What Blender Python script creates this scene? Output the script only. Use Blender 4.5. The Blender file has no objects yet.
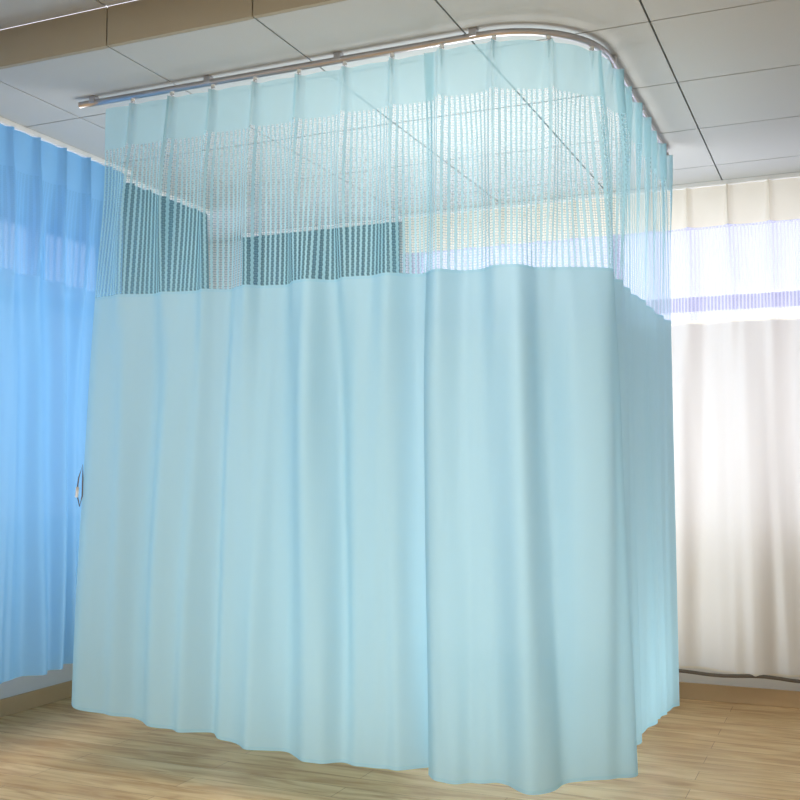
import bpy, bmesh, math
from mathutils import Vector, noise

scn = bpy.context.scene
scn.view_settings.view_transform = 'Standard'
scn.view_settings.look = 'None'
scn.view_settings.exposure = 0.0

# ---------------------------------------------------------------- helpers
def lin(c):
    c /= 255.0
    return c/12.92 if c <= 0.04045 else ((c+0.055)/1.055)**2.4
def rgb(r, g, b): return (lin(r), lin(g), lin(b), 1)

def new_mat(name):
    m = bpy.data.materials.new(name); m.use_nodes = True
    nt = m.node_tree; nt.nodes.clear()
    out = nt.nodes.new('ShaderNodeOutputMaterial')
    return m, nt, out

def principled(name, col, rough=0.6, metal=0.0, bump=0.0, bscale=200):
    m, nt, out = new_mat(name)
    p = nt.nodes.new('ShaderNodeBsdfPrincipled')
    p.inputs['Base Color'].default_value = col
    p.inputs['Roughness'].default_value = rough
    p.inputs['Metallic'].default_value = metal
    if bump > 0:
        n = nt.nodes.new('ShaderNodeTexNoise'); n.inputs['Scale'].default_value = bscale
        tc = nt.nodes.new('ShaderNodeTexCoord')
        nt.links.new(tc.outputs['Object'], n.inputs['Vector'])
        b = nt.nodes.new('ShaderNodeBump'); b.inputs['Strength'].default_value = bump
        b.inputs['Distance'].default_value = 0.002
        nt.links.new(n.outputs['Fac'], b.inputs['Height'])
        nt.links.new(b.outputs['Normal'], p.inputs['Normal'])
    nt.links.new(p.outputs[0], out.inputs[0])
    return m

def emission(name, col, s):
    m, nt, out = new_mat(name)
    e = nt.nodes.new('ShaderNodeEmission'); e.inputs[0].default_value = col; e.inputs[1].default_value = s
    nt.links.new(e.outputs[0], out.inputs[0]); return m

def fabric(name, col, tcol, trans=0.4, sheer=0.05, mesh=None):
    """diffuse+translucent cloth; mesh=(stripe_pitch, row_pitch, stripe_width, thread_width, hole_open) = ladder net"""
    m, nt, out = new_mat(name); L = nt.links.new
    d = nt.nodes.new('ShaderNodeBsdfDiffuse'); d.inputs[0].default_value = col
    t = nt.nodes.new('ShaderNodeBsdfTranslucent'); t.inputs[0].default_value = tcol
    mx = nt.nodes.new('ShaderNodeMixShader'); mx.inputs[0].default_value = trans
    L(d.outputs[0], mx.inputs[1]); L(t.outputs[0], mx.inputs[2])
    g = nt.nodes.new('ShaderNodeBsdfGlossy'); g.inputs['Roughness'].default_value = 0.5
    g.inputs[0].default_value = (0.9, 0.95, 1, 1)
    mg = nt.nodes.new('ShaderNodeMixShader'); mg.inputs[0].default_value = 0.05
    L(mx.outputs[0], mg.inputs[1]); L(g.outputs[0], mg.inputs[2])
    tr = nt.nodes.new('ShaderNodeBsdfTransparent')
    tr.inputs[0].default_value = (1, 1, 1, 1)
    m2 = nt.nodes.new('ShaderNodeMixShader')
    L(mg.outputs[0], m2.inputs[1]); L(tr.outputs[0], m2.inputs[2])
    uv = nt.nodes.new('ShaderNodeUVMap'); uv.uv_map = 'UVMap'
    sp = nt.nodes.new('ShaderNodeSeparateXYZ'); L(uv.outputs[0], sp.inputs[0])
    def math_(op, a, b=None, c=None):
        n = nt.nodes.new('ShaderNodeMath'); n.operation = op
        for i, v in enumerate((a, b, c)):
            if v is None: continue
            if isinstance(v, (int, float)): n.inputs[i].default_value = v
            else: L(v, n.inputs[i])
        return n.outputs[0]
    if mesh:
        pu, pv, wu, wv, hole = mesh
        u = sp.outputs[0]; v = sp.outputs[1]
        zig = math_('MULTIPLY', math_('PINGPONG', v, pv), 0.12/pv)
        fu = math_('FRACT', math_('ADD', math_('DIVIDE', u, pu), zig))
        tu = math_('LESS_THAN', fu, wu)
        fv = math_('FRACT', math_('DIVIDE', v, pv))
        tv = math_('LESS_THAN', fv, wv)
        fine = math_('LESS_THAN', math_('FRACT', math_('DIVIDE', u, pu/3)), 0.22)
        thr = math_('MAXIMUM', math_('MULTIPLY', tu, 0.82), math_('MULTIPLY', tv, 0.40))
        thr = math_('MAXIMUM', thr, math_('MULTIPLY', fine, 0.3))
        a = math_('MULTIPLY', math_('SUBTRACT', 1.0, thr), hole)
        a = math_('ADD', a, sheer)
        L(a, m2.inputs[0])
    else:
        m2.inputs[0].default_value = sheer
    w = math_('SINE', math_('MULTIPLY', sp.outputs[0], 900.0))
    b = nt.nodes.new('ShaderNodeBump'); b.inputs['Strength'].default_value = 0.06
    b.inputs['Distance'].default_value = 0.001
    L(w, b.inputs['Height']); L(b.outputs[0], d.inputs['Normal'])
    L(m2.outputs[0], out.inputs[0])
    return m

def obj_from(name, verts, faces, mats, fm=None, smooth=False, parent=None, uvs=None):
    me = bpy.data.meshes.new(name); me.from_pydata(verts, [], faces)
    for m in mats: me.materials.append(m)
    if fm: me.polygons.foreach_set('material_index', fm)
    if smooth: me.polygons.foreach_set('use_smooth', [True]*len(faces))
    if uvs:
        ul = me.uv_layers.new(name='UVMap')
        for lp in me.loops: ul.data[lp.index].uv = uvs[lp.vertex_index]
    me.update()
    o = bpy.data.objects.new(name, me); scn.collection.objects.link(o)
    if parent: o.parent = parent
    return o

class Builder:
    def __init__(s): s.v = []; s.f = []; s.m = []
    def box(s, x0, x1, y0, y1, z0, z1, mi=0):
        b = len(s.v)
        s.v += [(x0,y0,z0),(x1,y0,z0),(x1,y1,z0),(x0,y1,z0),(x0,y0,z1),(x1,y0,z1),(x1,y1,z1),(x0,y1,z1)]
        for q in ((0,3,2,1),(4,5,6,7),(0,1,5,4),(1,2,6,5),(2,3,7,6),(3,0,4,7)):
            s.f.append(tuple(b+i for i in q)); s.m.append(mi)
    def tube(s, pts, r, mi=0, n=12, closed=False):
        pts = [Vector(p) for p in pts]; b = len(s.v); N = len(pts)
        for i, p in enumerate(pts):
            if closed: t = pts[(i+1) % N]-pts[i-1]
            else: t = pts[min(i+1, N-1)]-pts[max(i-1, 0)]
            t.normalize()
            up = Vector((0,0,1)) if abs(t.z) < 0.9 else Vector((1,0,0))
            a = t.cross(up).normalized(); c = a.cross(t).normalized()
            for k in range(n):
                th = 2*math.pi*k/n
                s.v.append(tuple(p + a*math.cos(th)*r + c*math.sin(th)*r))
        for i in range(N if closed else N-1):
            j = (i+1) % N
            for k in range(n):
                s.f.append((b+i*n+k, b+i*n+(k+1) % n, b+j*n+(k+1) % n, b+j*n+k)); s.m.append(mi)
        if not closed:
            s.f.append(tuple(b+k for k in range(n))); s.m.append(mi)
            s.f.append(tuple(b+(N-1)*n+k for k in reversed(range(n)))); s.m.append(mi)
    def make(s, name, mats, parent=None, smooth=False, bevel=0):
        o = obj_from(name, s.v, s.f, mats, s.m, smooth, parent)
        if bevel:
            md = o.modifiers.new('bev', 'BEVEL'); md.width = bevel; md.segments = 2; md.limit_method = 'ANGLE'
        return o

def empty(name):
    e = bpy.data.objects.new(name, None); scn.collection.objects.link(e); e.empty_display_size = 0.1; return e

# ---------------------------------------------------------------- materials
M_wall = principled('painted_wall', rgb(226, 226, 222), 0.7, bump=0.1)
M_tile = principled('ceiling_tile', rgb(186, 190, 189), 0.85, bump=0.35, bscale=260)
M_dark = principled('ceiling_gap', rgb(84, 84, 82), 0.9)
M_beam = principled('bulkhead_paint', rgb(166, 158, 138), 0.8, bump=0.1)
M_metal = principled('brushed_steel', rgb(190, 186, 188), 0.28, 1.0)
M_plastic = principled('white_plastic', rgb(225, 225, 222), 0.4)
M_base = principled('baseboard_wood', rgb(200, 168, 124), 0.45)
M_frame = principled('window_frame_paint', rgb(150, 148, 174), 0.5)
M_skirt = principled('dark_brown_trim', rgb(96, 84, 70), 0.7)

M_floor, nt, out = new_mat('laminate_floor'); L = nt.links.new
p = nt.nodes.new('ShaderNodeBsdfPrincipled'); p.inputs['Roughness'].default_value = 0.26
tc = nt.nodes.new('ShaderNodeTexCoord')
br = nt.nodes.new('ShaderNodeTexBrick')
br.inputs['Scale'].default_value = 1.0
br.inputs['Brick Width'].default_value = 1.2; br.inputs['Row Height'].default_value = 0.125
br.inputs['Mortar Size'].default_value = 0.0012; br.inputs['Mortar Smooth'].default_value = 0.2
br.inputs['Color1'].default_value = rgb(240, 206, 152); br.inputs['Color2'].default_value = rgb(226, 188, 132)
br.inputs['Mortar'].default_value = rgb(160, 124, 82)
L(tc.outputs['Object'], br.inputs['Vector'])
mp = nt.nodes.new('ShaderNodeMapping'); mp.inputs['Scale'].default_value = (1.3, 9, 1)
L(tc.outputs['Object'], mp.inputs['Vector'])
nz = nt.nodes.new('ShaderNodeTexNoise'); nz.inputs['Scale'].default_value = 2.2; nz.inputs['Detail'].default_value = 6
nz.inputs['Distortion'].default_value = 0.9
L(mp.outputs[0], nz.inputs['Vector'])
rp = nt.nodes.new('ShaderNodeValToRGB')
rp.color_ramp.elements[0].position = 0.35; rp.color_ramp.elements[0].color = (0.62, 0.50, 0.38, 1)
rp.color_ramp.elements[1].position = 0.62; rp.color_ramp.elements[1].color = (1, 1, 1, 1)
L(nz.outputs['Fac'], rp.inputs[0])
mm = nt.nodes.new('ShaderNodeMixRGB'); mm.blend_type = 'MULTIPLY'; mm.inputs[0].default_value = 0.8
L(br.outputs['Color'], mm.inputs[1]); L(rp.outputs[0], mm.inputs[2])
L(mm.outputs[0], p.inputs['Base Color']); L(p.outputs[0], out.inputs[0])

M_glass, nt, out = new_mat('window_glass')
a = nt.nodes.new('ShaderNodeBsdfTransparent'); a.inputs[0].default_value = (0.9, 0.93, 1, 1)
g = nt.nodes.new('ShaderNodeBsdfGlossy'); g.inputs['Roughness'].default_value = 0.05
mx = nt.nodes.new('ShaderNodeMixShader'); mx.inputs[0].default_value = 0.06
nt.links.new(a.outputs[0], mx.inputs[1]); nt.links.new(g.outputs[0], mx.inputs[2]); nt.links.new(mx.outputs[0], out.inputs[0])

AQ = rgb(174, 214, 230); AQT = rgb(172, 222, 240)
M_aq = fabric('aqua_polyester', AQ, AQT, 0.27, 0.04)
M_aqh = fabric('aqua_header_tape', rgb(172, 220, 232), rgb(188, 234, 242), 0.45, 0.32)
M_aqn = fabric('aqua_net', rgb(168, 216, 228), rgb(182, 228, 238), 0.42, 0.05, mesh=(0.0175, 0.009, 0.42, 0.28, 0.88))
M_aqe = fabric('aqua_seam', rgb(164, 210, 228), rgb(164, 216, 236), 0.3, 0.02)
BL = rgb(134, 188, 224); BLT = rgb(118, 184, 228)
M_bl = fabric('blue_polyester', BL, BLT, 0.36, 0.02)
M_bln = fabric('blue_net', BL, BLT, 0.42, 0.02, mesh=(0.0175, 0.009, 0.42, 0.42, 0.12))
M_te = fabric('teal_shade_polyester', rgb(72, 116, 130), rgb(66, 120, 140), 0.12, 0.0)  # on the left wall this darker teal carries the curtain's shade
M_cr = fabric('cream_polyester', rgb(228, 223, 216), rgb(236, 228, 216), 0.21, 0.0)
M_crh = fabric('cream_header', rgb(234, 226, 208), rgb(242, 233, 210), 0.45, 0.0)
M_crn = fabric('cream_net', rgb(226, 224, 236), rgb(224, 222, 242), 0.5, 0.06, mesh=(0.0175, 0.009, 0.40, 0.38, 0.66))

# ---------------------------------------------------------------- room shell
XL, XR, YB, YF, ZC, ZU, YS = -3.85, 1.9, 5.72, -2.2, 2.685, 2.825, 2.86
b = Builder(); b.box(XL-0.12, XR+0.12, YF-0.12, YB+0.12, -0.1, 0); b.make('floor', [M_floor])

def wall_with_hole(name, axis, c0, c1, a0, a1, h0, h1, z0, z1):
    b = Builder()
    def bx(p0, p1, q0, q1):
        if axis == 'x': b.box(p0, p1, c0, c1, q0, q1)
        else: b.box(c0, c1, p0, p1, q0, q1)
    if h0 is None: bx(a0, a1, 0, 2.95)
    else:
        bx(a0, h0, 0, 2.95); bx(h1, a1, 0, 2.95); bx(h0, h1, 0, z0); bx(h0, h1, z1, 2.95)
    return b.make(name, [M_wall])
WT = 2.56
wall_with_hole('wall_back', 'x', YB, YB+0.12, XL-0.12, XR+0.12, -2.42, 1.3, 0.9, WT)
wall_with_hole('wall_left', 'y', XL-0.12, XL, YF, YB, 1.6, 5.5, 0.9, 2.5)
wall_with_hole('wall_right', 'y', XR, XR+0.12, YF, YB, None, None, 0, 0)
wall_with_hole('wall_front', 'x', YF-0.12, YF, XL-0.12, XR+0.12, None, None, 0, 0)

b = Builder()
b.box(XL, XR, YS+0.02, YB, ZC+0.022, ZC+0.12, 1)
g = 0.0035; T = 0.594
xs = [-0.584+T*k for k in range(-6, 6)]; ys = [3.42+T*k for k in range(-1, 5)]
for x in xs:
    for y in ys:
        x0, x1 = max(x+g, XL), min(x+T-g, XR); y0, y1 = y+g, min(y+T-g, YB)
        if x1-x0 < 0.02 or y1-y0 < 0.02: continue
        if y == ys[0]: y0 = YS+0.02
        b.box(x0, x1, y0, y1, ZC, ZC+0.02, 0)
for x in xs:
    x0, x1 = max(x+0.003, XL), min(x+T-0.003, XR)
    if x1-x0 > 0.02: b.box(x0, x1, YS, YS+0.018, ZC, ZU, 2)
for x in xs:
    for k in range(0, 9):
        y1 = YS-T*k-g; y0 = max(YS-T*(k+1)+g, YF); x0, x1 = max(x+g, XL), min(x+T-g, XR)
        if x1-x0 < 0.02 or y1-y0 < 0.02: continue
        if k in (2, 4) and min(abs(x-xs[i]) for i in (5, 6, 2, 3)) < 0.05: continue
        b.box(x0, x1, y0, y1, ZU, ZU+0.02, 0)
b.box(XL, XR, YF, YS+0.02, ZU+0.022, ZU+0.1, 1)
b.make('ceiling', [M_tile, M_dark, M_beam])

b = Builder(); b.box(XL, XL+0.014, YF, YB, 0, 0.085); b.make('baseboard_left', [M_base], bevel=0.003)
b = Builder(); b.box(XL+0.014, XR, YB-0.014, YB, 0, 0.085); b.make('baseboard_back', [M_base], bevel=0.003)
b = Builder(); b.box(XR-0.014, XR, YF, YB-0.014, 0, 0.085); b.make('baseboard_right', [M_base], bevel=0.003)

def window(name, axis, c, a0, a1, z0, z1, n, zt):
    root = empty(name); b = Builder(); gl = Builder()
    def bx(bb, p0, p1, q0, q1, d0, d1):
        if axis == 'x': bb.box(p0, p1, c+d0, c+d1, q0, q1)
        else: bb.box(c-d1, c-d0, p0, p1, q0, q1)
    t = 0.05
    bx(b, a0, a1, z0, z0+t, 0.02, 0.09); bx(b, a0, a1, z1-t, z1, 0.02, 0.09)
    bx(b, a0, a0+t, z0+t, z1-t, 0.02, 0.09); bx(b, a1-t, a1, z0+t, z1-t, 0.02, 0.09)
    bx(b, a0+t, a1-t, zt-0.04, zt+0.04, 0.02, 0.09)
    for i in range(1, n):
        xx = a0+(a1-a0)*i/n
        bx(b, xx-0.03, xx+0.03, z0+t, zt-0.04, 0.02, 0.09); bx(b, xx-0.03, xx+0.03, zt+0.04, z1-t, 0.02, 0.09)
    b.make('frame', [M_frame], root, bevel=0.004)
    bx(gl, a0+t, a1-t, z0+t, z1-t, 0.05, 0.055)
    gl.make('glass_pane', [M_glass], root)
    s = Builder(); bx(s, a0-0.03, a1+0.03, z0-0.03, z0, -0.05, 0.02); s.make('sill', [M_wall], root, bevel=0.004)
window('window_1', 'x', YB, -2.42, 1.3, 0.9, WT, 3, 2.09)
window('window_2', 'y', XL, 1.6, 5.5, 0.9, 2.5, 3, 2.08)

# ---------------------------------------------------------------- curtains
def smooth(a, b_, x):
    t = max(0.0, min(1.0, (x-a)/(b_-a))); return t*t*(3-2*t)

def ridge(x):
    x = x-math.floor(x)
    c = 0.38
    t = x/c if x < c else (1-x)/(1-c)
    return -1+2*(t*t*(3-2*t))

def curtain(name, path, L_, s0, s1, ztop, zbot, bounds, mats, parent, pitch=0.185, amp=0.028, seed=0.0,
            off=0.0, flare=None, ds=0.007, pleat0=0.0, low=1.0, damp=None, bulge=None):
    zh, zm = bounds
    def span(a, c, n): return [(a+(c-a)*i/n) for i in range(n)]
    ncol = int((s1-s0)/ds)+1
    zr = span(ztop, zh+0.003, 12)+span(zh+0.003, zh-0.003, 1)+span(zh-0.003, zm+0.005, 24)+span(zm+0.005, zm-0.005, 1)
    rm = [0]*12+[0]+[1]*24+[2]
    nlow = 60
    V = []; UV = []; F = []; FM = []
    total = len(zr)+nlow+2
    for i in range(ncol):
        s = s0+(s1-s0)*i/(ncol-1)
        (px, py), (nx, ny) = path(s)
        zb = zbot(s)
        zs = zr+[(zm-0.005)+(zb+0.012-(zm-0.005))*k/nlow for k in range(nlow)]+[zb+0.012, zb]
        k = round((s-pleat0)/pitch); d = s-pleat0-k*pitch
        am = amp*(damp(s) if damp else 1)
        for z in zs:
            h = (ztop-z)
            wtop = math.exp(-(h/0.32)**2)
            wlow = 1-math.exp(-(h/0.28)**2)
            pin = 0.028*math.exp(-(d/0.012)**2)*(1+0.35*math.cos(d*420)) - 0.005*math.cos(2*math.pi*d/pitch)
            f1 = math.cos(2*math.pi*d/pitch)
            sh1 = math.exp(-(d/0.028)**2)*2-0.6
            n1 = noise.noise(Vector((s*2.1+seed, z*0.30, seed*1.7)))
            n2 = noise.noise(Vector((s*6.5+seed*3, z*0.35+3, 1.3)))
            n3 = noise.noise(Vector((s*17+seed*2, z*0.4, 9.1)))
            ph = 0.55*noise.noise(Vector((s*1.5, z*0.30, seed+5)))
            ph2 = 0.8*noise.noise(Vector((s*1.1, z*0.25, seed+15)))
            f2 = ridge(s/(pitch*0.83)+ph+seed)
            f3 = ridge(-s/(pitch*1.63)+ph2+seed*2)
            grow = smooth(0.1, 1.2, h)
            fold = am*((1-grow)*(0.35*f1+0.5*sh1) + grow*low*(0.40*f2*(0.45+1.5*abs(n1))+0.66*f3) + 0.8*n1*grow*low + 0.8*n2*low + 0.3*n3)
            dd = off + wtop*pin + wlow*fold + (bulge(s, h) if bulge else 0)
            sh = 0.012*noise.noise(Vector((s*3, z*1.0, seed+20)))*wlow
            fx = flare(s, h) if flare else 0.0
            tx, ty = -ny, nx
            V.append((px+nx*dd+tx*(fx+sh), py+ny*dd+ty*(fx+sh), z))
            UV.append((s, z))
    mrow = rm+[3]*nlow+[2]
    for i in range(ncol-1):
        for j in range(total-1):
            a = i*total+j
            F.append((a, a+total, a+total+1, a+1)); FM.append(mrow[j])
    return obj_from(name, V, F, mats, FM, True, parent, UV)

X0, XC, YFR, R = -2.68, -0.76, 3.245, 0.36
ZT = 2.660
CT = 2.626
Ls = (XC-R)-X0; La = R*math.pi/2; Yend = 4.76; Lt = Ls+La+(Yend-(YFR+R))
def path(s):
    if s < Ls: return (X0+s, YFR), (0, -1)
    if s < Ls+La:
        th = (s-Ls)/R
        return (XC-R+R*math.sin(th), YFR+R-R*math.cos(th)), (math.sin(th), -math.cos(th))
    return (XC, YFR+R+(s-Ls-La)), (1, 0)

def hem(s):
    pts = [(0, .305), (.25, .265), (.5, .24), (.9, .208), (1.35, .208), (2.0, .218), (2.35, .23), (2.7, .235), (3.5, .15)]
    for (a, za), (c, zc) in zip(pts, pts[1:]):
        if s <= c:
            t = max(0, (s-a)/(c-a)); z = za+(zc-za)*t; break
    else: z = pts[-1][1]
    return z + 0.014*noise.noise(Vector((s*5, 0, 7)))
def flareA(s, h): return -0.11*(h/2.3)*max(0, 1-s/1.2)

pc = empty('privacy_curtain')
mm_ = [M_aqh, M_aqn, M_aqe, M_aq]
sS = 1.395
PITCH = 0.185
curtain('left_panel', path, Lt, 0.0, sS, CT, hem, (2.465, 1.867), mm_, pc, pitch=PITCH, amp=0.048, seed=2.3, flare=flareA, pleat0=0.13)
curtain('right_panel', path, Lt, sS-0.03, Lt, CT, lambda s: hem(s)-0.012, (2.465, 1.864), mm_, pc, pitch=PITCH,
        amp=0.048, seed=6.1, off=0.012, pleat0=0.13, damp=lambda s: 1-0.68*smooth(Ls+La*0.7, Ls+La+0.3, s),
        bulge=lambda s, h: 0.066*(h/2.4)*math.exp(-((s-Ls-La*0.72)/0.18)**2))
b = Builder()
cord = [(-2.735, 3.215, 1.22), (-2.745, 3.205, 1.17), (-2.748, 3.20, 1.11), (-2.738, 3.205, 1.06), (-2.73, 3.21, 1.10), (-2.732, 3.213, 1.17)]
b.tube(cord, 0.0025, 1, 8, closed=True)
b.tube([(-2.745, 3.20, 1.135), (-2.747, 3.198, 1.095)], 0.006, 0, 10)
b.make('tie_cord', [M_plastic, M_skirt], pc, True)
b = Builder()
k = 0
while True:
    s = 0.13+PITCH*k
    if s > Lt: break
    (px, py), (nx, ny) = path(s)
    b.tube([(px, py, ZT-0.008), (px, py, ZT-0.024)], 0.008, 0, 10)
    r0 = 0.008
    ring = [(px+nx*r0*math.cos(t), py+ny*r0*math.cos(t), ZT-0.032+0.010*math.sin(t)) for t in [i*math.pi/5 for i in range(10)]]
    b.tube(ring, 0.0022, 1, 6, closed=True)
    b.tube([(px+nx*0.008, py+ny*0.008, ZT-0.04), (px, py, CT-0.05)], 0.0025, 1, 6)
    k += 1
b.make('hooks', [M_plastic, M_metal], pc, True)

tr = empty('ceiling_curtain_track')
pts = [(-2.81, YFR, ZT)]
pts += [(X0+Ls*i/10, YFR, ZT) for i in range(11)]
pts += [(XC-R+R*math.sin(t), YFR+R-R*math.cos(t), ZT) for t in [math.pi/2*i/16 for i in range(1, 17)]]
pts += [(XC, YFR+R+(4.84-YFR-R)*i/8, ZT) for i in range(1, 9)]
b = Builder(); b.tube(pts, 0.0125, 0, 14); b.make('rail', [M_metal], tr, True)
b = Builder()
for (x, y) in [(-2.74, YFR), (-2.2, YFR), (-1.65, YFR), (-1.14, YFR), (XC, 3.66), (XC, 4.2), (XC, 4.79)]:
    if y == YFR: b.box(x-0.014, x+0.014, y-0.015, y+0.015, ZT-0.004, ZC-0.0005)
    else: b.box(x-0.015, x+0.015, y-0.014, y+0.014, ZT-0.004, ZC-0.0005)
b.make('brackets', [M_metal], tr, False, bevel=0.003)

def straight(x0, y0, x1, y1, flip=1):
    d = Vector((x1-x0, y1-y0)).normalized()
    nrm = (d.y*flip, -d.x*flip)
    return lambda s: ((x0+d.x*s, y0+d.y*s), nrm)

def rail(x0, y0, x1, y1, z, parent):
    b = Builder()
    if abs(x1-x0) > abs(y1-y0): b.box(x0, x1, y0-0.014, y0+0.014, z, ZC)
    else: b.box(x0-0.014, x0+0.014, y0, y1, z, ZC)
    b.make('rail', [M_plastic], parent, bevel=0.003)

wc = empty('window_curtain')
curtain('cloth', straight(-3.27, 1.9, -3.27, 4.10), 2.20, 0, 2.20, 2.66, lambda s: 0.325, (2.49, 2.04),
        [M_bl, M_bln, M_bl, M_bl], wc, pitch=0.16, amp=0.050, seed=11.0)
rail(-3.27, 1.85, -3.27, 4.15, 2.662, wc)

wc4 = empty('window_curtain')  # far end of the left curtain, its shade put into darker cloth
curtain('cloth', straight(-3.36, 3.98, -3.36, 4.95), 0.97, 0, 0.97, 2.66, lambda s: 0.34, (2.49, 2.04),
        [M_te, M_te, M_te, M_te], wc4, pitch=0.14, amp=0.028, seed=3.0)
rail(-3.36, 3.95, -3.36, 5.0, 2.662, wc4)

wc2 = empty('window_curtain')
curtain('cloth', straight(-3.48, 5.56, -2.42, 5.56), 1.06, 0, 1.06, 2.66, lambda s: 0.20, (2.46, 1.97),
        [M_te, M_te, M_te, M_te], wc2, pitch=0.14, amp=0.035, seed=4.0)
rail(-3.5, 5.56, -2.41, 5.56, 2.662, wc2)

wc3 = empty('window_curtain')
curtain('cloth', straight(-2.36, 5.50, 1.5, 5.50), 3.86, 0, 3.86, 2.66, lambda s: 0.19+0.006*math.sin(s*9), (2.455, 1.955),
        [M_crh, M_crn, M_crh, M_cr], wc3, pitch=0.20, amp=0.036, seed=8.0, low=0.8)
rail(-2.40, 5.50, 1.6, 5.50, 2.662, wc3)
b = Builder()
b.tube([(-2.36+3.86*i/60, 5.48+0.01*math.sin(i*1.1), 0.182+0.004*math.sin(i*0.9)) for i in range(61)], 0.009, 0, 8)
b.make('dark_hem_strip', [M_skirt], wc3, True)  # dark brown strip along the lower edge

# ---------------------------------------------------------------- lights and added fill panels
M_panel = emission('fill_diffuser', (1.0, 0.98, 0.95, 1), 2.5)
def fill_panel(x0, x1, y0, y1, z, power, col):  # unseen ceiling panels added as fill for the curtain front
    root = empty('front_fill_panel')
    b = Builder(); t = 0.02
    b.box(x0+.005, x1-.005, y0+.005, y0+t, z-0.004, z+0.019); b.box(x0+.005, x1-.005, y1-t, y1-.005, z-0.004, z+0.019)
    b.box(x0+.005, x0+t, y0+t, y1-t, z-0.004, z+0.019); b.box(x1-t, x1-.005, y0+t, y1-t, z-0.004, z+0.019)
    b.make('housing', [M_plastic], root, bevel=0.002)
    b = Builder(); b.box(x0+t, x1-t, y0+t, y1-t, z+0.004, z+0.014); b.make('diffuser', [M_panel], root)
    ld = bpy.data.lights.new('front_fill', 'AREA'); ld.shape = 'RECTANGLE'; ld.size = x1-x0-0.08; ld.size_y = y1-y0-0.08
    ld.energy = power; ld.color = col
    lo = bpy.data.objects.new('front_fill', ld); scn.collection.objects.link(lo); lo.parent = root
    lo.location = ((x0+x1)/2, (y0+y1)/2, z-0.012)
for i in (5, 2):
    for k in (2, 4):
        fill_panel(xs[i], xs[i+1]+T, YS-T*(k+1), YS-T*k, ZU, 14 if i == 2 else 32, (1, 0.985, 0.97))

def area(name, loc, rot, sx, sy, e, col):
    ld = bpy.data.lights.new(name, 'AREA'); ld.shape = 'RECTANGLE'; ld.size = sx; ld.size_y = sy
    ld.energy = e; ld.color = col
    lo = bpy.data.objects.new(name, ld); scn.collection.objects.link(lo); lo.location = loc; lo.rotation_euler = rot
area('daylight', (-0.56, YB+0.25, 1.7), (math.radians(-90), 0, 0), 3.6, 1.5, 52, (0.98, 0.98, 1))
area('daylight', (XL-0.25, 3.6, 1.7), (0, math.radians(-90), 0), 1.5, 3.9, 32, (0.92, 0.96, 1))
# unseen fill lights added in the curtained bay to brighten its ceiling and cloth
area('bay_fill', (-1.55, 4.35, 0.08), (math.radians(180), 0, 0), 1.2, 1.0, 40, (1, 0.99, 0.98))
area('bay_fill', (-1.45, 4.15, 1.72), (math.radians(180), 0, 0), 0.7, 0.4, 11, (1, 0.99, 0.98))

w = bpy.data.worlds.new('sky'); scn.world = w; w.use_nodes = True
bg = w.node_tree.nodes['Background']; bg.inputs[0].default_value = (0.88, 0.88, 1.0, 1); bg.inputs[1].default_value = 1.5

# ---------------------------------------------------------------- camera
cd = bpy.data.cameras.new('camera'); cam = bpy.data.objects.new('camera', cd); scn.collection.objects.link(cam)
cd.sensor_width = 36; cd.lens = 36*1043/800
cam.location = (0, 0, 1.2)
cam.rotation_euler = (math.radians(90+3.84), 0, math.radians(23.5))
scn.camera = cam
